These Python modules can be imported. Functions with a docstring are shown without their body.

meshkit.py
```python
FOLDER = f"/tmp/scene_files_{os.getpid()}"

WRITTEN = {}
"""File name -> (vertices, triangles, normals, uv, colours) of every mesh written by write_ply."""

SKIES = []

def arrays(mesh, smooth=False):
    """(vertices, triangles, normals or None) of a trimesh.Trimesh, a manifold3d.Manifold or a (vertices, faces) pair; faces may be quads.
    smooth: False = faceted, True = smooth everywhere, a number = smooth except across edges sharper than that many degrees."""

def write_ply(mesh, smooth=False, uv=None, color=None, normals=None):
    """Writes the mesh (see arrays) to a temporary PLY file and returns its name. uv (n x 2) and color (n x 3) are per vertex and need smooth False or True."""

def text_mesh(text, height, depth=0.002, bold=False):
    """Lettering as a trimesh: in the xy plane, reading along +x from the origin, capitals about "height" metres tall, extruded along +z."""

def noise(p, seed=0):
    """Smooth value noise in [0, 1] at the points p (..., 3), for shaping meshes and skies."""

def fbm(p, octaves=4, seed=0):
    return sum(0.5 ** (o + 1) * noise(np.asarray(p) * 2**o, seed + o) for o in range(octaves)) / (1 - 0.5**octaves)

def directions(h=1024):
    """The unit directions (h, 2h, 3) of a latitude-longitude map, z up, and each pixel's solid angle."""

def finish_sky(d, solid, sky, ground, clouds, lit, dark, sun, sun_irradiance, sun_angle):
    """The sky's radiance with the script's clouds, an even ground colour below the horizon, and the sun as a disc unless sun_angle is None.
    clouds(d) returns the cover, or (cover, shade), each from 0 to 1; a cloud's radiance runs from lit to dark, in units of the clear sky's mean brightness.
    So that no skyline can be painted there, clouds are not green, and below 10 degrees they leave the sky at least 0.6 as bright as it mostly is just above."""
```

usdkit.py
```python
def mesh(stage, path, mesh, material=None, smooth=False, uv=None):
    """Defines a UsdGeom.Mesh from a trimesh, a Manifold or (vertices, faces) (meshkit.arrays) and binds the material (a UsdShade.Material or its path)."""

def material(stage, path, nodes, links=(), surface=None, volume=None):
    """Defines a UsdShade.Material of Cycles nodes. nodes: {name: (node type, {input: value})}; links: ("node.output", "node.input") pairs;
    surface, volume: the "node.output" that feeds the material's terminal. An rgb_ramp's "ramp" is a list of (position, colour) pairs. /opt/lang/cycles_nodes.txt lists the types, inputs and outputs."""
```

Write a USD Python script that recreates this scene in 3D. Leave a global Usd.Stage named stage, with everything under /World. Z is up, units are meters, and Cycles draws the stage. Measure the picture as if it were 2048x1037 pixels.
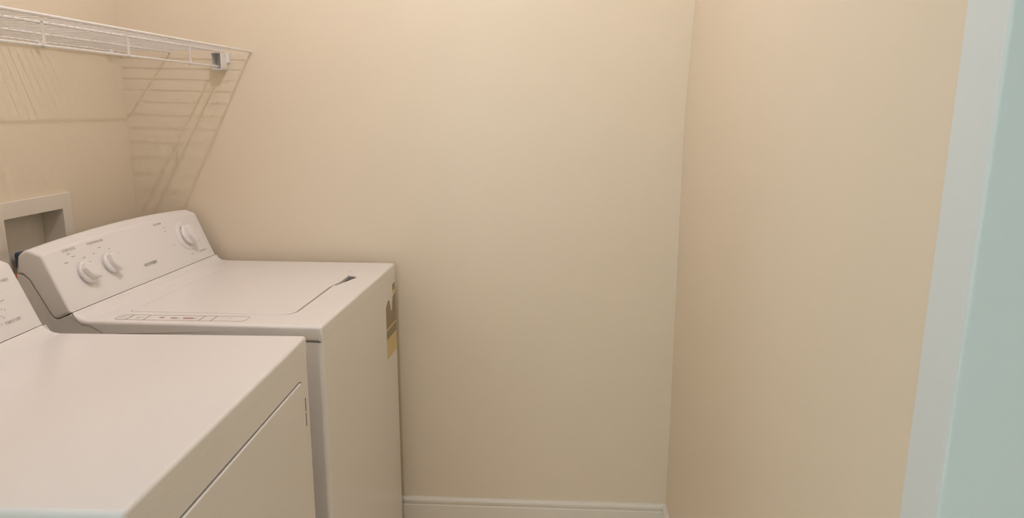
import math
import numpy as np, trimesh, manifold3d as m3
import usdkit, meshkit
from pxr import Usd, UsdGeom, UsdLux, UsdShade, Gf, Sdf

stage = Usd.Stage.CreateInMemory()
UsdGeom.SetStageUpAxis(stage, UsdGeom.Tokens.z)
UsdGeom.SetStageMetersPerUnit(stage, 1.0)
UsdGeom.Xform.Define(stage, '/World')
PI = math.pi

# ------------------------------------------------------------------ camera
CAM = (0.49545, -1.52974, 1.38954)
YAW, PITCH, ROLL, FPX = 0.060214, -0.200577, 0.000234, 1482.08
cam = UsdGeom.Camera.Define(stage, '/World/camera')
cam.CreateHorizontalApertureAttr(36.0)
cam.CreateFocalLengthAttr(36.0 * FPX / 2048)
cam.CreateClippingRangeAttr(Gf.Vec2f(0.02, 100))
cam.CreateExposureAttr(0.06)
cy_, sy_, cp_, sp_ = math.cos(YAW), math.sin(YAW), math.cos(PITCH), math.sin(PITCH)
fwd = np.array([-sy_ * cp_, cy_ * cp_, sp_]); rgt = np.array([cy_, sy_, 0]); upv = np.cross(rgt, fwd)
r2 = math.cos(ROLL) * rgt + math.sin(ROLL) * upv; u2 = math.cos(ROLL) * upv - math.sin(ROLL) * rgt
UsdGeom.Xformable(cam).AddTransformOp().Set(Gf.Matrix4d(*r2, 0, *u2, 0, *(-fwd), 0, *CAM, 1))

# ------------------------------------------------------------------ light
# overcast sky, seen through the window of the passage behind the camera
SKY = (0.79, 0.97, 1.03)
dome = UsdLux.DomeLight.Define(stage, '/World/sky')
dome.CreateColorAttr(Gf.Vec3f(*SKY)); dome.CreateIntensityAttr(0.6)
day = UsdLux.RectLight.Define(stage, '/World/daylight')            # daylight entering by the passage window
day.CreateWidthAttr(1.9); day.CreateHeightAttr(1.5)
day.CreateColorAttr(Gf.Vec3f(*SKY)); day.CreateIntensityAttr(3.8)
UsdGeom.Xformable(day).AddTransformOp().Set(Gf.Matrix4d(1, 0, 0, 0, 0, 0, 1, 0, 0, -1, 0, 0, -0.35, -4.2, 1.45, 1))
day2 = UsdLux.RectLight.Define(stage, '/World/side_fill_light')     # added fill lamp for the right wall, outside the added side window
day2.CreateWidthAttr(1.3); day2.CreateHeightAttr(1.5)
day2.CreateColorAttr(Gf.Vec3f(*SKY)); day2.CreateIntensityAttr(.3)
UsdGeom.Xformable(day2).AddTransformOp().Set(Gf.Matrix4d(0, -1, 0, 0, 0, 0, 1, 0, -1, 0, 0, 0, -1.6, -2.15, 1.45, 1))
LAMP = (0.066, -0.18, 2.535)
LAMP_COLOR, LAMP_POWER = (1.0, 0.97, 1.10), 2230.0

# ------------------------------------------------------------------ helpers
used = {}
def numbered(path):
    n = used.get(path, -1) + 1
    used[path] = n
    return path if n == 0 else f'{path}_{n:03d}'

def prop(prim, label=None, cat=None, group=None, kind=None):
    for k, v in (('label', label), ('category', cat), ('group', group), ('kind', kind)):
        if v: prim.SetCustomDataByKey(k, v)
    return prim

PIV = {}
def thing(name, label, cat, pivot=(0, 0, 0), rz=0.0, group=None, kind=None):
    path = numbered('/World/' + name)
    x = UsdGeom.Xform.Define(stage, path)
    x.AddTranslateOp().Set(Gf.Vec3d(*pivot))
    if rz: x.AddRotateZOp().Set(math.degrees(rz))
    PIV[path] = np.array(pivot, float)
    return prop(x.GetPrim(), label, cat, group, kind)

def shifted(mesh, piv):
    if hasattr(mesh, 'to_mesh'): return mesh.translate([float(-c) for c in piv])
    if isinstance(mesh, trimesh.Trimesh):
        m = mesh.copy(); m.apply_translation(-piv); return m
    return (np.asarray(mesh[0]) - piv, mesh[1])

def obj(name, mesh, mat, parent=None, smooth=35, label=None, cat=None, group=None, kind=None):
    base = '/World' if parent is None else str(parent.GetPath())
    top = '/'.join(base.split('/')[:3])
    path = numbered(base + '/' + name)
    m = usdkit.mesh(stage, path, shifted(mesh, PIV.get(top, np.zeros(3))), mat, smooth=smooth)
    return prop(m.GetPrim(), label, cat, group, kind)

def struct(name, mesh, mat, parent=None, label=None, smooth=30):
    return obj(name, mesh, mat, parent, smooth=smooth, label=label, kind='structure' if parent is None else None)

def box(x0, x1, y0, y1, z0, z1):
    return m3.Manifold.cube([x1 - x0, y1 - y0, z1 - z0]).translate([x0, y0, z0])

def round_poly(pts, rad, n=6):
    """polygon (ccw) with corner i rounded by radius rad[i]"""
    P = [np.array(p, float) for p in pts]; out = []
    if np.ndim(rad) == 0: rad = [rad] * len(P)
    for i, p in enumerate(P):
        a, b = P[i - 1], P[(i + 1) % len(P)]; r = rad[i]
        if r <= 0: out.append(p); continue
        u, v = (a - p) / np.linalg.norm(a - p), (b - p) / np.linalg.norm(b - p)
        ang = math.acos(np.clip(u @ v, -1, 1)); t = r / math.tan(ang / 2)
        t = min(t, .49 * np.linalg.norm(a - p), .49 * np.linalg.norm(b - p)); rr = t * math.tan(ang / 2)
        c = p + (u + v) / np.linalg.norm(u + v) * rr / math.sin(ang / 2)
        s, e = p + u * t - c, p + v * t - c
        a0 = math.atan2(s[1], s[0]); da = (math.atan2(e[1], e[0]) - a0 + PI) % (2 * PI) - PI
        for k in range(n + 1):
            q = a0 + da * k / n; out.append(c + rr * np.array([math.cos(q), math.sin(q)]))
    out = [q for i, q in enumerate(out) if np.linalg.norm(q - out[i - 1]) > 1e-6]
    return np.array(out)

def inset(P, d):
    A, B = np.roll(P, 1, 0), np.roll(P, -1, 0)
    e1, e2 = P - A, B - P
    e1 /= np.linalg.norm(e1, axis=1)[:, None]; e2 /= np.linalg.norm(e2, axis=1)[:, None]
    n1, n2 = np.c_[-e1[:, 1], e1[:, 0]], np.c_[-e2[:, 1], e2[:, 0]]
    b = n1 + n2; b /= np.maximum(np.linalg.norm(b, axis=1)[:, None], 1e-9)
    k = 1 / np.maximum((b * n1).sum(1), .5)
    return P + b * (k * d)[:, None]

def ext(P, a, b, r=0.0, axis='y', steps=4, segs=1):
    """closed extrusion of polygon P from a to b; both ends' rims rounded by r.
    axis y: P=(x,z); axis z: P=(x,y); axis x: P=(y,z)"""
    P = np.asarray(P, float)
    area = (P[:, 0] * np.roll(P[:, 1], -1) - np.roll(P[:, 0], -1) * P[:, 1]).sum()
    if area < 0: P = P[::-1]
    rings = []
    if r > 0:
        for k in range(steps + 1):
            q = PI / 2 * k / steps; rings.append((a + r * (1 - math.sin(q)), r * (1 - math.cos(q))))
        rings = [(a + r * (1 - math.sin(PI / 2 * k / steps)), r * (1 - math.cos(PI / 2 * k / steps))) for k in range(steps, -1, -1)]
        mid = [(a + r + (b - a - 2 * r) * k / segs, 0) for k in range(1, segs)]
        rings = rings + mid + [(b + a - t, d) for t, d in rings[::-1]]
    else:
        rings = [(a + (b - a) * k / segs, 0) for k in range(segs + 1)]
    n = len(P); V = []; F = []
    for t, d in rings:
        Q = inset(P, d) if d > 1e-9 else P
        T = np.full((n, 1), t)
        V.append({'y': np.c_[Q[:, :1], T, Q[:, 1:]], 'z': np.c_[Q, T], 'x': np.c_[T, Q]}[axis])
    for k in range(len(rings) - 1):
        for i in range(n):
            j = (i + 1) % n; A, B, C, D = k * n + i, k * n + j, (k + 1) * n + j, (k + 1) * n + i
            F += [[A, B, C], [A, C, D]]
    tri = np.array(m3.triangulate([np.ascontiguousarray(P)]))
    F += [[t[0], t[2], t[1]] for t in tri]
    F += [list(t + (len(rings) - 1) * n) for t in tri]
    V = np.vstack(V); F = np.array(F)
    if axis == 'y': F = F[:, ::-1]
    return V, F

def mani(vf):
    return m3.Manifold(m3.Mesh(np.ascontiguousarray(vf[0], np.float32), np.ascontiguousarray(vf[1], np.uint32)))

def rrect(x0, x1, y0, y1, r, n=6):
    return round_poly([(x0, y0), (x1, y0), (x1, y1), (x0, y1)], r, n)

def rbox(x0, x1, y0, y1, z0, z1, r, rz=None):
    return ext(rrect(x0, x1, y0, y1, r, 4), z0, z1, r if rz is None else rz, 'z', 3)

def rod(pts, r, n=8):
    """round wire along a polyline, closed at both ends"""
    P = np.array(pts, float); V = []; F = []
    for i, p in enumerate(P):
        t = P[min(i + 1, len(P) - 1)] - P[max(i - 1, 0)]; t /= np.linalg.norm(t)
        h = np.array([0, 0, 1.0]) if abs(t[2]) < .9 else np.array([1.0, 0, 0])
        a = np.cross(h, t); a /= np.linalg.norm(a); b = np.cross(t, a)
        for k in range(n): V.append(p + r * (math.cos(2 * PI * k / n) * a + math.sin(2 * PI * k / n) * b))
    for i in range(len(P) - 1):
        for k in range(n):
            j = (k + 1) % n; F += [[i * n + k, i * n + j, (i + 1) * n + j], [i * n + k, (i + 1) * n + j, (i + 1) * n + k]]
    for k in range(1, n - 1):
        F.append([0, k + 1, k]); o = (len(P) - 1) * n; F.append([o, o + k, o + k + 1])
    return np.array(V), np.array(F)

def lathe(prof, n=40):
    """closed solid of revolution about +z of the (r, z) profile, first and last point on the axis"""
    prof = np.array(prof, float); V = []; F = []; m = len(prof)
    V.append([0, 0, prof[0][1]])
    for r, z in prof[1:-1]:
        for k in range(n): V.append([r * math.cos(2 * PI * k / n), r * math.sin(2 * PI * k / n), z])
    V.append([0, 0, prof[-1][1]])
    q = m - 2
    for k in range(n):
        j = (k + 1) % n
        F.append([0, 1 + j, 1 + k])
        for i in range(q - 1):
            A = 1 + i * n; B = 1 + (i + 1) * n
            F += [[A + k, A + j, B + j], [A + k, B + j, B + k]]
        F.append([1 + (q - 1) * n + k, 1 + (q - 1) * n + j, len(V) - 1])
    return np.array(V), np.array(F)

def place(vf, o, e1, e2, e3):
    return np.asarray(o) + vf[0] @ np.array([e1, e2, e3]), vf[1]

def join(*ms):
    V, F, n = [], [], 0
    for m in ms:
        if isinstance(m, trimesh.Trimesh): m = (np.array(m.vertices), np.array(m.faces))
        if hasattr(m, 'to_mesh'):
            q = m.to_mesh(); m = (q.vert_properties[:, :3], q.tri_verts)
        V.append(np.asarray(m[0], float)); F.append(np.asarray(m[1], int) + n); n += len(m[0])
    return np.vstack(V), np.vstack(F)

def rotz(vf, a, o):
    c, s = math.cos(a), math.sin(a); V = np.array(vf[0], float); x, y = V[:, 0] - o[0], V[:, 1] - o[1]
    V[:, 0] = o[0] + c * x - s * y; V[:, 1] = o[1] + s * x + c * y
    return V, vf[1]

# ------------------------------------------------------------------ materials
UsdGeom.Scope.Define(stage, '/World/Looks')
def plain(name, col, rough=.5, metal=0, spec=.5, coat=0, bump=None):
    nodes = {'p': ('principled_bsdf', {'base_color': col, 'roughness': rough, 'metallic': metal, 'specular_ior_level': spec, 'coat_weight': coat, 'coat_roughness': .08})}
    links = []
    if bump:
        sc, st, dist = bump
        nodes['g'] = ('geometry', {})
        nodes['n'] = ('noise_texture', {'scale': sc, 'detail': 3.0})
        nodes['b'] = ('bump', {'strength': st, 'distance': dist})
        links = [('g.position', 'n.vector'), ('n.fac', 'b.height'), ('b.normal', 'p.normal')]
    return usdkit.material(stage, '/World/Looks/' + name, nodes, links, surface='p.BSDF')

def paint(name, c1, c2, rough, bump):
    return usdkit.material(stage, '/World/Looks/' + name, {
        'g': ('geometry', {}), 'n': ('noise_texture', {'scale': 1.6, 'detail': 3.0}),
        'r': ('rgb_ramp', {'ramp': [(0.3, c1), (0.7, c2)]}),
        'f': ('noise_texture', {'scale': 260.0, 'detail': 2.0}), 'b': ('bump', {'strength': bump, 'distance': 0.0006}),
        'p': ('principled_bsdf', {'roughness': rough, 'specular_ior_level': .4})},
        [('g.position', 'n.vector'), ('n.fac', 'r.fac'), ('r.color', 'p.base_color'), ('g.position', 'f.vector'), ('f.fac', 'b.height'), ('b.normal', 'p.normal')], surface='p.BSDF')

M_WALL = paint('wall_paint', (0.835, 0.73, 0.565), (0.855, 0.75, 0.585), .42, .25)
M_HALL = paint('hall_paint', (0.835, 0.73, 0.565), (0.855, 0.75, 0.585), .6, .2)
M_CEIL = plain('ceiling_paint', (0.80, 0.78, 0.74), .8)
M_TRIM = plain('trim_paint', (0.78, 0.84, 0.84), .35)
M_BASE = plain('baseboard_paint', (0.84, 0.79, 0.69), .4)
M_CASING = usdkit.material(stage, '/World/Looks/casing_paint', {
    'g': ('geometry', {}), 'm': ('mapping', {'scale': (420.0, 420.0, 9.0)}), 'n': ('noise_texture', {'scale': 1.0, 'detail': 2.0}),
    'b': ('bump', {'strength': .12, 'distance': 0.0005}), 'p': ('principled_bsdf', {'base_color': (0.77, 0.85, 0.85), 'roughness': .4})},
    [('g.position', 'm.vector'), ('m.vector', 'n.vector'), ('n.fac', 'b.height'), ('b.normal', 'p.normal')], surface='p.BSDF')
M_FLOOR = usdkit.material(stage, '/World/Looks/floor_vinyl', {
    'g': ('geometry', {}), 'n': ('noise_texture', {'scale': 7.0, 'detail': 6.0}),
    'r': ('rgb_ramp', {'ramp': [(0.3, (.76, .55, .35)), (0.7, (.84, .63, .42))]}), 'p': ('principled_bsdf', {'roughness': .45})},
    [('g.position', 'n.vector'), ('n.fac', 'r.fac'), ('r.color', 'p.base_color')], surface='p.BSDF')
M_ENAMEL = plain('white_enamel', (0.91, 0.88, 0.855), .28, spec=.5, coat=.3)
M_PLASTIC = plain('white_plastic', (0.91, 0.88, 0.855), .38)
M_KNOB = plain('knob_plastic', (0.91, 0.88, 0.855), .3)
M_WIRE = plain('white_vinyl_wire', (0.84, 0.81, 0.77), .4)
M_BOXP = plain('outlet_box_plastic', (0.85, 0.785, 0.68), .5)
M_PRINT = plain('grey_print', (0.40, 0.365, 0.33), .6)
M_PRINTL = plain('light_grey_print', (0.60, 0.555, 0.51), .6)
M_RED = plain('red_print', (0.42, 0.16, 0.14), .6)
M_SCOOP_SHADE = plain('painted_recess_shade', (0.22, 0.20, 0.19), .6)  # shade of the finger scoop put into the colour
M_DARK = plain('dark_gap', (0.06, 0.055, 0.05), .7)
M_SEAM = plain('painted_seam_shade', (0.30, 0.28, 0.26), .7)  # shade of the dryer door gap, put into the colour
M_YEL = plain('yellow_sticker', (0.74, 0.60, 0.27), .5)
M_BRN = plain('sticker_ink', (0.33, 0.26, 0.175), .5)
M_BLUE = plain('blue_handle', (0.10, 0.14, 0.20), .45)
M_REDH = plain('red_handle', (0.62, 0.16, 0.11), .45)
M_BRASS = plain('brass', (0.55, 0.40, 0.18), .35, metal=1)
M_STEEL = plain('steel_foot', (0.35, 0.35, 0.36), .4, metal=1)
M_PORC = plain('porcelain', (0.82, 0.80, 0.76), .3)
M_GLASS = usdkit.material(stage, '/World/Looks/window_glass', {
    't': ('transparent_bsdf', {}), 'g': ('glossy_bsdf', {'roughness': 0.0}), 'f': ('fresnel', {'IOR': 1.45}), 'm': ('mix_closure', {})},
    [('f.fac', 'm.fac'), ('t.BSDF', 'm.closure1'), ('g.BSDF', 'm.closure2')], surface='m.closure')

# ------------------------------------------------------------------ the room
LX, FY, RX, H = -0.835, 0.7287, 0.8684, 2.74       # left wall at the far corner, far wall, right wall
A_L = -0.0199                                        # the left wall, the shelf and the washer run a degree off square
FRONT, FT = -0.80, 0.012                             # the wall with the doorway and its thickness
HALL_Y, HX0, HX1 = -4.05, -1.45, 1.55
LO = (LX, FY)

# wall_left with the hole of the outlet box
OB = dict(y0=.168, y1=.381, z0=.905, z1=1.1245)
lw = box(LX - .12, LX, FRONT - .005, FY + .05, 0, H) - box(LX - .2, LX + .05, OB['y0'] - .004, OB['y1'] + .004, OB['z0'] - .004, OB['z1'] + .004)
q = lw.to_mesh(); struct('wall_left', rotz((q.vert_properties[:, :3].astype(float), q.tri_verts), A_L, LO), M_WALL)
struct('wall_far', box(LX - .15, RX + .12, FY, FY + .12, 0, H), M_WALL)
# the right wall: its far corner is not quite plumb
def bent(z):
    return float(np.interp(z, [0, .35, 1.35, 1.75, H], [-.003, .000, .0015, .020, .030]))
zs_ = np.linspace(0, H, 25); V = []; F = []
for y, k in ((FRONT - .005, 0.0), (FY + .05, 1.0)):
    for z in zs_: V += [[RX + bent(z) * k, y, z], [RX + .12, y, z]]
n = len(zs_); o = 2 * n
for i in range(n - 1):
    a, b, c, d = 2 * i, 2 * i + 1, 2 * i + 3, 2 * i + 2
    F += [[a, b, c], [a, c, d], [o + a, o + c, o + b], [o + a, o + d, o + c]]
    F += [[a, o + d, o + a], [a, d, o + d], [b, o + b, o + c], [b, o + c, c]]
F += [[0, o, o + 1], [0, o + 1, 1], [2 * n - 2, 2 * n - 1, o + 2 * n - 1], [2 * n - 2, o + 2 * n - 1, o + 2 * n - 2]]
struct('wall_right', (np.array(V, float), np.array(F)), M_WALL)
struct('floor', box(HX0 - .1, HX1 + .1, HALL_Y - .1, FY + .12, -.06, 0), M_FLOOR)
struct('ceiling', box(HX0 - .1, HX1 + .1, HALL_Y - .1, FY + .12, H, H + .06), M_CEIL)

# the wall with the doorway; its jamb and casing are at the right of the photograph
DX0, DX1, DH = -.235, RX - .001, 2.06
wf = box(HX0 - .1, HX1 + .1, FRONT - FT, FRONT, 0, H) - box(DX0, DX1 - .0, FRONT - FT - .1, FRONT + .1, -.1, DH)
struct('wall_front', wf, M_HALL)
JT = .0
jamb = thing('trim_1', 'white door jamb lining on the right of the doorway', 'door jamb', kind='structure')
JY0 = -.8515
def lean(vf, k=-.032, z0=1.24):                         # the jamb stands a little out of plumb
    V = np.array(vf[0], float); V[:, 1] += k * (V[:, 2] - z0); return V, vf[1]
obj('jamb_right', lean(ext(rrect(RX - .0012, RX + .02, JY0, -.790, .0005, 3), 0, DH - .02, .0004, 'z', 2)), M_TRIM, jamb)
obj('jamb_left', box(DX0 - .001, DX0 + .018, JY0, FRONT, 0, DH - .02), M_TRIM, jamb)
obj('jamb_head', box(DX0, RX - .003, JY0, FRONT, DH - .02, DH), M_TRIM, jamb)
cas = thing('trim_2', 'pale bluish door casing facing the passage', 'door casing', kind='structure')
cp = [(0, 0), (.11, 0), (.11, .014), (.10, .018), (.02, .016), (.006, .010), (0, .008)]
def casing_leg(x0, sgn):
    P = np.array([(x0 + sgn * a, JY0 - b) for a, b in [(0, -.0), (.13, 0), (.13, .011), (.118, .014), (.004, .0098), (.0012, .0088), (0, .0070)]])
    return ext(P, 0, DH + .0, 0.0, 'z')
obj('casing_right', lean(casing_leg(RX - .0011, 1)), M_CASING, cas, smooth=20)
obj('casing_left', casing_leg(DX0 - .0005, -1), M_CASING, cas, smooth=20)
obj('casing_head', box(DX0 - .13, RX + .13, JY0 - .014, JY0, DH, DH + .11), M_CASING, cas)
# packing between casing and wall face (the jamb is shallower than the wall is deep)
wallface = FRONT - FT
# passage behind the camera
SY_0, SY_1 = -2.8, -1.5
struct('wall_hall_left', box(HX0 - .1, HX0, HALL_Y, FRONT - FT, 0, H) - box(HX0 - .2, HX0 + .1, SY_0, SY_1, .75, 2.15), M_HALL)
struct('wall_hall_right', box(HX1, HX1 + .1, HALL_Y, FRONT - FT, 0, H), M_HALL)
WX0, WX1, WZ0, WZ1 = -1.25, .55, .75, 2.15
struct('wall_hall_back', box(HX0 - .1, HX1 + .1, HALL_Y - .1, HALL_Y, 0, H) - box(WX0, WX1, HALL_Y - .2, HALL_Y + .1, WZ0, WZ1), M_HALL)
win = thing('window_1', 'passage window behind the camera', 'window', kind='structure')
obj('window_frame', box(WX0, WX1, HALL_Y - .08, HALL_Y - .02, WZ0, WZ1) - box(WX0 + .05, -.375, HALL_Y - .2, HALL_Y + .1, WZ0 + .05, WZ1 - .05) - box(-.325, WX1 - .05, HALL_Y - .2, HALL_Y + .1, WZ0 + .05, WZ1 - .05), M_TRIM, win)
obj('pane', box(WX0 + .045, -.37, HALL_Y - .053, HALL_Y - .049, WZ0 + .045, WZ1 - .045), M_GLASS, win)
obj('pane', box(-.33, WX1 - .045, HALL_Y - .053, HALL_Y - .049, WZ0 + .045, WZ1 - .045), M_GLASS, win)

win2 = thing('window_2', 'added side window behind the camera, for the side fill light', 'window', kind='structure')  # unseen window, added so the side fill reaches the right wall
obj('window_frame', box(HX0 - .08, HX0 - .02, SY_0, SY_1, .75, 2.15) - box(HX0 - .2, HX0 + .1, SY_0 + .05, SY_1 - .05, .80, 2.10), M_TRIM, win2)
obj('pane', box(HX0 - .053, HX0 - .049, SY_0 + .045, SY_1 - .045, .795, 2.105), M_GLASS, win2)

# baseboards: flat board with a rounded bead along its top
ZB = .1127
def bb_profile(t=.013):
    P = [(0, 0), (t, 0), (t, ZB - .026), (t - .003, ZB - .024), (t - .0035, ZB - .020), (t + .0005, ZB - .016), (t + .001, ZB - .008), (t - .003, ZB - .0015), (t - .008, ZB), (0, ZB)]
    return round_poly(P, [0, 0, .0015, .002, .002, .003, .006, .004, .002, 0], 4)
bp = bb_profile()
Vb, Fb = ext(np.c_[FY - bp[:, 0], bp[:, 1]], -.70, RX - .001, 0, 'x')
struct('baseboard_far', (Vb, Fb), M_BASE)
Vb, Fb = ext(np.c_[RX - bp[:, 0], bp[:, 1]], -.74, FY - .0135, 0, 'y')
struct('baseboard_right', (Vb, Fb), M_BASE)
Vb, Fb = ext(np.c_[LX + bp[:, 0], bp[:, 1]], FRONT + .015, FY - .02, 0, 'y')
struct('baseboard_left', rotz((Vb, Fb), A_L, LO), M_BASE)

# ------------------------------------------------------------------ ceiling lamp (above the frame)
lamp = thing('ceiling_lamp', 'porcelain ceiling lampholder with a bare bulb, above the frame', 'ceiling lamp', (LAMP[0], LAMP[1], H))
lx, ly = LAMP[:2]
def at(vf, x, y, z): return (vf[0] + np.array([x, y, z]), vf[1])
obj('lamp_base', at(lathe([(0, 0), (.06, 0), (.058, -.02), (.035, -.045), (.028, -.07), (.024, -.10), (0, -.10)][::-1]), lx, ly, H), M_PORC, lamp)
obj('bulb_socket', at(lathe([(0, -.165), (.012, -.165), (.0135, -.15), (.0135, -.10), (0, -.10)]), lx, ly, H), M_BRASS, lamp)
bulb = UsdLux.SphereLight.Define(stage, str(lamp.GetPath()) + '/bulb')
bulb.CreateRadiusAttr(.013); bulb.CreateColorAttr(Gf.Vec3f(*LAMP_COLOR)); bulb.CreateIntensityAttr(LAMP_POWER)
bulb.AddTranslateOp().Set(Gf.Vec3d(0, 0, LAMP[2] - H))

# ------------------------------------------------------------------ washer and dryer: shared shapes (x,z profiles, y across)
CON = [(-.574, .9395), (-.628, 1.0695), (-.664, 1.0835), (-.684, 1.068), (-.692, 1.0285), (-.678, 1.0265), (-.664, 1.0135), (-.6235, .9345), (-.6155, .9255), (-.607, .9245)]
UPV = np.array([-.054, 0, .13]); UPV /= np.linalg.norm(UPV)
NRM = np.cross([0, 1.0, 0], UPV); EY = np.array([0, 1.0, 0])

def console_mesh(w, dz, y0=0.0):
    P = round_poly(CON, [.001, .010, .020, .014, .002, .006, .02, .008, .004, .002], 6)
    V, F = ext(P, y0, y0 + w, .006, 'y', 4, 18)
    V = V.copy(); t = np.clip((V[:, 1] - y0) / w, 0, 1)
    V += UPV * (.012 * (1 - (2 * t - 1) ** 2) * np.clip((V[:, 2] - 1.035) / .035, 0, 1))[:, None]
    V[:, 2] += dz
    return V, F

def base_profile(dz):                                   # the riser under the console, its front edge an S beside the top panel
    P = [(-.694, .86), (-.500, .86), (-.5055, .885), (-.513, .8965), (-.524, .9015), (-.536, .908), (-.5465, .9105), (-.556, .9105), (-.5675, .9235), (-.576, .9365), (-.6075, .923), (-.6165, .924), (-.6245, .933), (-.6655, 1.012), (-.679, 1.025), (-.694, 1.0265)]
    return round_poly(P, [.002, 0, .004, .006, .008, .01, .006, .008, .006, .002, .003, .006, .02, .01, .008, .004], 4) + np.array([0, dz])

def top_profile(dz, thick):                            # flat top with a hollow sweep up to the console
    zt = .9218
    P = [(0, zt - thick), (0, zt), (-.535, zt), (-.552, .9245), (-.565, .9318), (-.5727, .9391), (-.5768, .9368), (-.5685, .923), (-.557, .910), (-.5475, .9095), (-.5355, .9065), (-.5235, .9), (-.5125, .895), (-.505, .885)]
    R = [.0004, .007, .03, .02, .02, .0015, .001, .006, .008, .006, .01, .008, .006, .002]
    if thick > .0368: P[-1] = (-.505, zt - thick)
    return round_poly(P, R, 5) + np.array([0, dz])

def on_panel(mesh, s, t, base, lift=.0):                # put an xy mesh on the sloping console face: s along y, t up the face
    V = np.array(mesh.vertices) if isinstance(mesh, trimesh.Trimesh) else np.asarray(mesh[0], float)
    F = np.array(mesh.faces) if isinstance(mesh, trimesh.Trimesh) else mesh[1]
    O = base + EY * s + UPV * t + NRM * lift
    return O + np.outer(V[:, 0], EY) + np.outer(V[:, 1], UPV) + np.outer(V[:, 2], NRM), F

def word(text, h, width=None, bold=False):
    m = meshkit.text_mesh(text, h, .0004, bold)
    if width:
        m.vertices[:, 0] *= width / (m.bounds[1, 0] - m.bounds[0, 0])
    return m

def dial_knob(r, grip_ang, skirt=None):
    """rotary knob along +z: a dished disc with a wedge-shaped grip across it"""
    ms = []
    if skirt: ms.append(lathe([(0, 0), (skirt, 0), (skirt, .0018), (skirt - .003, .0042), (r * .9, .0055), (0, .0055)], 48))
    z0 = .0055 if skirt else 0
    disc = lathe([(0, z0), (r * .86, z0), (r * .86, z0 + .004), (r, z0 + .0055), (r, z0 + .0095), (r - .0018, z0 + .0115), (r * .55, z0 + .0125), (0, z0 + .0125)], 48)
    ms.append(disc)
    # grip: a fan that is narrow at the pointer and broad at the tail
    fan = round_poly([(-.36 * r, -.97 * r), (.36 * r, -.97 * r), (.66 * r, 0.1 * r), (.26 * r, .88 * r), (-.26 * r, .88 * r), (-.66 * r, .1 * r)], [.003, .003, .02, .005, .005, .02], 5)
    V, F = ext(fan, z0 + .008, z0 + .025, .0035, 'z', 3)
    c, s = math.cos(grip_ang), math.sin(grip_ang)
    V = np.c_[V[:, 0] * c - V[:, 1] * s, V[:, 0] * s + V[:, 1] * c, V[:, 2]]
    ms.append((V, F))
    return ms

def feet(parent, x0, x1, y0, y1):
    for x in (x0 + .05, x1 - .05):
        for y in (y0 + .05, y1 - .05):
            obj('levelling_foot', at(lathe([(0, 0), (.02, 0), (.022, .006), (.012, .012), (.006, .014), (.006, .03), (0, .03)], 16), x, y, 0), M_STEEL, parent)

W = .686
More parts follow.
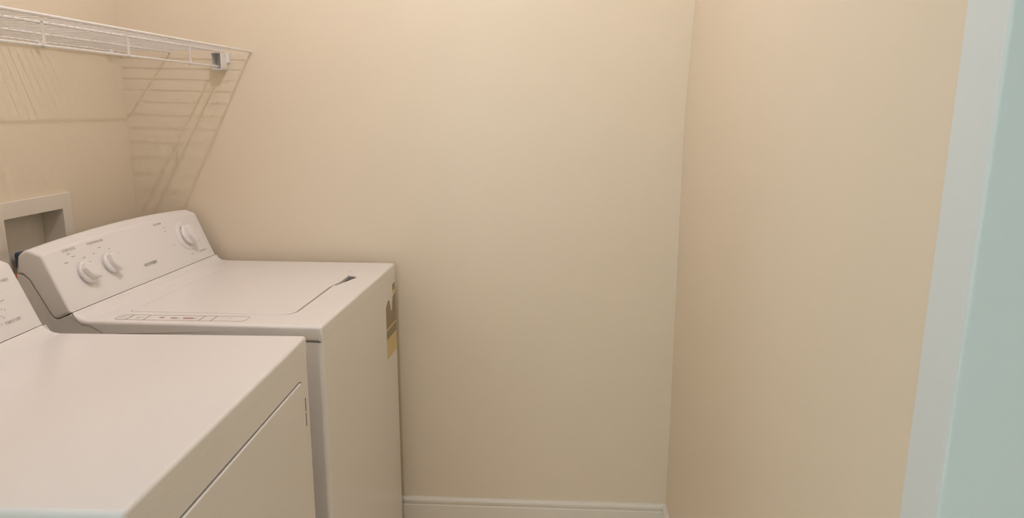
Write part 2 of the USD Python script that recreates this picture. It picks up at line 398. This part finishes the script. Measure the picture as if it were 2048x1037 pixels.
# ---------------- washer
wash = thing('washing_machine', 'white top-loading washing machine with three knobs, in the corner against the far wall', 'washing machine', (0, W, 0), -.0206)
HW = .9218
cab = mani(rbox(-.694, 0, .001, W - .001, .022, .88715, .010, .0003)) - box(-.62, -.004, -.01, .012, .8835, .9)
obj('cabinet', cab, M_ENAMEL, wash)
obj('backsplash', ext(base_profile(0), .002, W - .002, .003, 'y', 3), M_ENAMEL, wash)
tp = mani(ext(top_profile(0, .0345), 0, W, .007, 'y', 4))
LID = (-.489, -.094, .084, .572)
pocket = mani(ext(round_poly([(LID[0], LID[2]), (LID[1], LID[2]), (LID[1], LID[3]), (LID[0], LID[3])], [.006, .034, .034, .006], 8), HW - .011, HW + .01, 0, 'z'))
sp = m3.Manifold.sphere(1, 40)
scoop = (sp.scale([.003, .006, .006]).translate([-.090, .385, HW]) + sp.scale([.025, .024, .031]).translate([-.086, .474, HW])).hull()
# the lid is inset, with a finger tab bulging over a scoop at its front edge
lx1 = LID[1] - .0055
lidp = round_poly([(LID[0] + .002, LID[2] + .0016), (lx1, LID[2] + .0016), (lx1, .365), (lx1 + .010, .420), (lx1 + .010, .500), (lx1, .507), (lx1, LID[3] - .002), (LID[0] + .002, LID[3] - .002)], [.005, .033, .04, .03, .004, .002, .02, .005], 8)
tab = m3.CrossSection([lidp]).offset(.0016, m3.JoinType.Round)
tabp = m3.Manifold.extrude(tab, .03).translate([0, 0, HW - .011])
obj('top_panel', tp - (pocket + tabp - box(lx1 + .0004, 1, .509, 1, 0, 2)) - scoop, M_ENAMEL, wash)
shade_liner = (scoop - scoop.translate([0, 0, .004])) ^ box(-.2, 0, .3, .6, HW - .05, HW - .0025)  # added shell, coloured dark to stand for shade inside the scoop
obj('recess_shade_liner', shade_liner, M_SCOOP_SHADE, wash, label='dark shell painted as shade in the finger recess beside the lid')
obj('lid', ext(lidp, HW - .0098, HW + .0012, .0018, 'z', 3), M_ENAMEL, wash)
con = obj('console', console_mesh(W, 0), M_PLASTIC, wash)
B = np.array([-.574, 0, .9395])
def knob(parent, s, t, r, ang, base, skirt=None):
    ms = dial_knob(r, ang, skirt)
    if skirt:
        d = obj('dial', on_panel(ms[0], s, t, base), M_KNOB, parent)
        k = obj('knob', on_panel(join(*ms[1:]), s, t, base), M_KNOB, d)
    else:
        k = obj('knob', on_panel(join(*ms), s, t, base), M_KNOB, parent)
    return k
knob(wash, .106, .0745, .0275, math.radians(55), B)
knob(wash, .201, .078, .0265, math.radians(20), B)
knob(wash, .574, .0845, .031, math.radians(15), B, .044)
def put(text, s, t, h, w, parent, base, mat=None, bold=False):
    obj('lettering', on_panel(word(text, h, w, bold), s, t, base, .0003), mat or M_PRINT, parent, smooth=False, label='printed lettering')
put('LOAD SIZE', .066, .1345, .0062, .046, wash, B, M_PRINTL)
put('TEMPERATURE', .1545, .1355, .0056, .064, wash, B, M_PRINTL)
put('COTTONS', .446, .1365, .0052, .039, wash, B, M_PRINTL)
put('CASUALS', .608, .0235, .0052, .040, wash, B, M_PRINTL)
put('HOTPOINT', .326, .0385, .0080, .060, wash, B, M_PRINT, True)
def tick(s, t, w, parent, base, h=.0022, mat=None):
    obj('scale_mark', on_panel(ext(rrect(-w / 2, w / 2, -h / 2, h / 2, .0006, 2), 0, .0004, 0, 'z'), s, t, base, .0003), mat or M_PRINTL, parent, smooth=False)
for s, t, w in ((.0813, .1281, .010), (.0926, .1193, .011), (.0612, .1096, .012), (.1254, .1096, .011), (.1921, .1223, .011), (.1631, .1121, .008), (.2253, .1129, .006), (.2522, .0962, .004), (.4919, .1247, .010), (.4873, .113, .010), (.4978, .0686, .006), (.5669, .0272, .012)):
    tick(s, t, w, wash, B)
obj('pointer_mark', on_panel(ext(rrect(-.001, .001, -.004, .004, .0005, 2), 0, .0005, 0, 'z'), .55, .108, B, .0115), M_PRINT, wash, smooth=False)
obj('pointer_mark', on_panel(ext(rrect(-.003, .003, -.0008, .0008, .0005, 2), 0, .0005, 0, 'z'), .122, .0945, B, .0125), M_PRINTL, wash, smooth=False)
# raised rib under the brand
obj('console_rib', on_panel(ext(rrect(.30, .40, .0225, .0235, .0004, 2), 0, .0005, 0, 'z'), 0, 0, B, 0), M_PLASTIC, wash)

# printed instruction strip on the top panel
def flat(poly, z, th=.0003):
    return ext(poly, z, z + th, 0, 'z')
def ring_poly(P, t, z, th=.0003):
    a = m3.CrossSection([P]); b = a.offset(-t, m3.JoinType.Round)
    return m3.Manifold.extrude(a - b, th).translate([0, 0, z])
SZ = HW + .00005
ang = .03
def strip(m):
    if hasattr(m, 'to_mesh'):
        q = m.to_mesh(); m = (q.vert_properties[:, :3].astype(float), q.tri_verts)
    return rotz(m, ang, (-.49, .012))
SX0, SX1, SY0, SY1 = -.487, -.185, .0155, .056
st = obj('instruction_strip', strip(ring_poly(rrect(SX0, SX1, SY0, SY1, .009, 6), .0017, SZ)), M_PRINT, wash, smooth=False, label='printed instruction strip beside the lid')
for x in (-.459, -.419, -.291, -.263):
    obj('strip_divider', strip(flat(rrect(x - .0015, x + .0015, SY0, SY1, .0004, 2), SZ)), M_PRINT, st, smooth=False)
for x, y, w, h, mt in ((-.436, .036, .016, .004, M_PRINTL), (-.437, .028, .012, .003, M_PRINTL), (-.385, .037, .012, .006, M_RED), (-.356, .035, .016, .006, M_RED), (-.345, .035, .006, .005, M_PRINTL), (-.322, .035, .026, .007, M_RED), (-.306, .037, .008, .004, M_PRINTL), (-.226, .038, .006, .005, M_PRINTL), (-.475, .037, .004, .02, M_PRINTL)):
    obj('printed_line', strip(flat(rrect(x - w / 2, x + w / 2, y - h / 2, y + h / 2, min(w, h) * .4, 3), SZ)), mt, st, smooth=False)

# energy label on the front, near the far edge
sx = .0001
def front(P, th=.0004, lift=0):
    return ext(np.array(P, float), sx + lift, sx + lift + th, 0, 'x')
es = obj('energy_label', front([(.556, .652), (.672, .652), (.672, .712), (.556, .712)]), M_YEL, wash, smooth=False, label='yellow lower band of the worn energy label')
obj('label_print', front([(.556, .7125), (.672, .7125), (.672, .7385), (.556, .7385)], .0004), M_BRN, es, smooth=False, label='dark printed band')
obj('label_print', front([(.556, .7445), (.672, .7445), (.672, .824), (.668, .832), (.640, .826), (.628, .79), (.616, .785), (.598, .824), (.584, .828), (.556, .812)], .0004), M_BRN, es, smooth=False, label='dark ragged print block')
obj('label_strip', front([(.556, .7385), (.672, .7385), (.672, .7445), (.556, .7445)], .0004), M_YEL, es, smooth=False)
obj('label_print', front([(.640, .846), (.668, .846), (.668, .866), (.640, .864)], .0004), M_BRN, es, smooth=False)
obj('label_strip', front([(.640, .833), (.672, .833), (.672, .845), (.640, .845)], .0004), M_YEL, es, smooth=False)
feet(wash, -.69, 0, 0, W)

# ---------------- dryer
XD, YD, HD = -.0178, -.0856, .9288
dry = thing('dryer', 'white clothes dryer with a plain flat top and front door, nearest the doorway', 'clothes dryer', (XD, YD, 0), .0229)
DZ = .007; DW = .6877
Y0 = YD - DW
obj('cabinet', rbox(-.694 + XD + .0178, XD, Y0 + .001, YD - .001, .022, .89715, .010, .0003), M_ENAMEL, dry)
sh = np.array([0, 0])
def sx_(P): Q = np.array(P); return Q
dtp = top_profile(DZ, .0315)
dtp[:, 0] = np.where(dtp[:, 0] > -.3, dtp[:, 0] + XD, dtp[:, 0])
obj('top_panel', ext(dtp, Y0, YD, .008, 'y', 5), M_ENAMEL, dry)
obj('backsplash', ext(base_profile(DZ), Y0 + .002, YD - .002, .003, 'y', 3), M_ENAMEL, dry)
obj('console', console_mesh(DW, DZ, Y0), M_PLASTIC, dry)
BD = np.array([-.574, 0, .9395 + DZ])
knob(dry, -.243, .066, .031, math.radians(15), BD, .044)
knob(dry, -.60, .072, .0275, math.radians(40), BD)
put('TIMED DRY', -.178, .0268, .0060, .045, dry, BD, M_PRINTL)
put('WRINKLE FREE', -.178, .1085, .0056, .066, dry, BD, M_PRINTL)
for s, t, w in ((-.156, .0744, .011), (-.1673, .0586, .003), (-.1611, .0556, .003), (-.1763, .0459, .003), (-.1725, .0414, .003), (-.1864, .0315, .003)):
    tick(s, t, w, dry, BD)
# front door on a dark plate painted as gap shade; hinges at the far edge
gap = rrect(YD - DW + .088, YD - .0405, .205, .8505, .026, 8)
obj('door_gap_shade', ext(gap, XD - .001, XD + .0006, 0, 'x'), M_SEAM, dry, label='dark plate painted as the shade of the gap round the door', smooth=False)
obj('door', ext(inset(gap, .0028), XD - .001, XD + .004, .002, 'x', 3), M_ENAMEL, dry)
for z0, z1 in ((.775, .805), (.7435, .772)):
    obj('hinge', ext(rrect(YD - .0385, YD - .0325, z0, z1, .002, 3), XD - .002, XD + .0015, .0007, 'x', 2), M_DARK, dry, label='small dark hinge at the door edge')
for z0, z1 in ((.30, .33), (.268, .297)):
    obj('hinge', ext(rrect(YD - .0385, YD - .0325, z0, z1, .002, 3), XD - .002, XD + .0015, .0007, 'x', 2), M_DARK, dry)
feet(dry, -.69, XD, Y0, YD)

# ------------------------------------------------------------------ washer outlet box in the left wall
ob = thing('outlet_box', 'white plastic washer outlet box recessed in the left wall behind the washing machine', 'outlet box', (LX, FY, 0), A_L)
fr0 = rrect(.128, .4195, .865, 1.1655, .004, 3)
frm = mani(ext(fr0, LX, LX + .008, .002, 'x', 3)) - box(LX - .1, LX + .1, OB['y0'], OB['y1'], OB['z0'], OB['z1'])
obj('face_frame', frm, M_BOXP, ob)
tray = box(LX - .058, LX + .001, OB['y0'] - .003, OB['y1'] + .003, OB['z0'] - .003, OB['z1'] + .003) - box(LX - .055, LX + .01, OB['y0'], OB['y1'], OB['z0'], OB['z1'])
obj('recess', tray, M_BOXP, ob)
def valve(y, z, mat, lab):
    x = LX - .036
    body = rod([(x, y, .905), (x, y, z + .004)], .009, 14)
    v = obj('valve', join(body, rod([(x, y, z - .012), (x + .030, y, z - .012)], .0085, 14)), M_BRASS, ob)
    h = ext(rrect(y - .016, y + .016, z, z + .042, .006, 4), x - .006, x + .018, .004, 'x', 3)
    obj('handle', h, mat, v, label=lab)
valve(.262, .986, M_BLUE, 'dark blue valve handle')
x = LX - .012
v = obj('valve', rod([(x, .213, .906), (x, .213, .938)], .009, 14), M_BRASS, ob)
obj('handle', ext(rrect(.199, .227, .930, .980, .006, 4), x - .010, x + .012, .004, 'x', 3), M_REDH, v, label='red valve handle')

# ------------------------------------------------------------------ ventilated wire shelf
ZS = 1.5567
shelf = thing('wire_shelf', 'white ventilated wire shelf on the left wall above the washer and dryer', 'wire shelf', (LX, FY, ZS), A_L)
c_, s_ = math.cos(A_L), math.sin(A_L)
SXF, SX2, SX3, SXB = -.4278, -.5145, -.678, -.822
YN = FRONT + .012                                      # near end
def yend(x): return FY - s_ * (x - LX) - .0005         # where a rod of the turned shelf meets the far wall
for x, r in ((SXF, .0034), (SX2, .0029), (SX3, .0026), (SXB, .0026)):
    obj('long_rod', rod([(x, YN, ZS), (x, yend(x), ZS)], r, 10), M_WIRE, shelf)
HB = ZS - .0444
obj('hang_rod', rod([(SX2, YN, HB), (SX2, yend(SX2) - .004, HB)], .0029, 10), M_WIRE, shelf)
rc = .0015
ztop = ZS + .0026 + rc
k = 0
y = FY - .0254 + .008
while y > YN + .006:
    obj('cross_wire', rod([(SXB - .003, y, ztop - .0004), (SX2, y, ztop), (SXF - .010, y, ztop), (SXF - .0012, y, ZS + .0012)], rc, 6), M_WIRE, shelf)
    y -= .0254
# straps that carry the hang rod from the second long rod
for y in (.5293, .238, -.0501, -.338, -.626):
    P = [(SX2 + .0012, -.0), (0, 0)]
    strap = ext(round_poly([(y - .005, HB - .002), (y + .005, HB - .002), (y + .0035, ZS - .0015), (y - .0035, ZS - .0015)], .0015, 3), SX2 + .0024, SX2 + .0046, .0006, 'x', 2)
    hook = rod([(SX2 + .0040, y, ZS - .004), (SX2 + .0046, y, ZS + .001), (SX2 + .002, y, ZS + .0043), (SX2 - .002, y, ZS + .0043), (SX2 - .0045, y, ZS + .001), (SX2 - .0045, y, ZS - .003)], .0014, 6)
    cup = rod([(SX2 + .0040, y, HB + .003), (SX2 + .0044, y, HB - .001), (SX2 + .0018, y, HB - .0045), (SX2 - .0018, y, HB - .0045), (SX2 - .0045, y, HB - .001), (SX2 - .0045, y, HB + .003)], .0016, 6)
    obj('hanger_strap', join(strap, hook, cup), M_WIRE, shelf)
# moulded end bracket on the far wall
yb1 = yend(SX2); yb0 = yb1 - .040
bx0, bx1 = SX2 - .020, SX2 + .012
P = round_poly([(bx0, HB - .010), (bx1, HB - .010), (bx1, ZS - .004), (bx0, ZS - .004)], [.008, .008, .002, .002], 5)
br = mani(ext(P, yb0, yb1, .0015, 'y', 3))
Pi = round_poly([(bx0 + .0025, HB - .0075), (bx1 - .0025, HB - .0075), (bx1 - .0025, ZS - .006), (bx0 + .0025, ZS - .006)], [.006, .006, .001, .001], 5)
br = br - mani(ext(Pi, yb0 - .01, yb1 - .004, 0, 'y'))
lip = mani(ext(rrect(bx1 - .003, bx1 + .009, HB + .012, ZS - .0045, .002, 3), yb1 - .006, yb1, .001, 'y', 2))
obj('end_bracket', br + lip, M_PLASTIC, shelf, label='moulded plastic end bracket on the far wall')
# wall clips behind the back rod
for y in (.66, .36, .06, -.24, -.54):
    clip = mani(rbox(LX + .0005, SXB + .006, y - .007, y + .007, ZS - .010, ZS + .006, .002)) - mani(rod([(SXB, y - .05, ZS), (SXB, y + .05, ZS)], .0027, 12))
    obj('wall_clip', clip, M_PLASTIC, shelf)
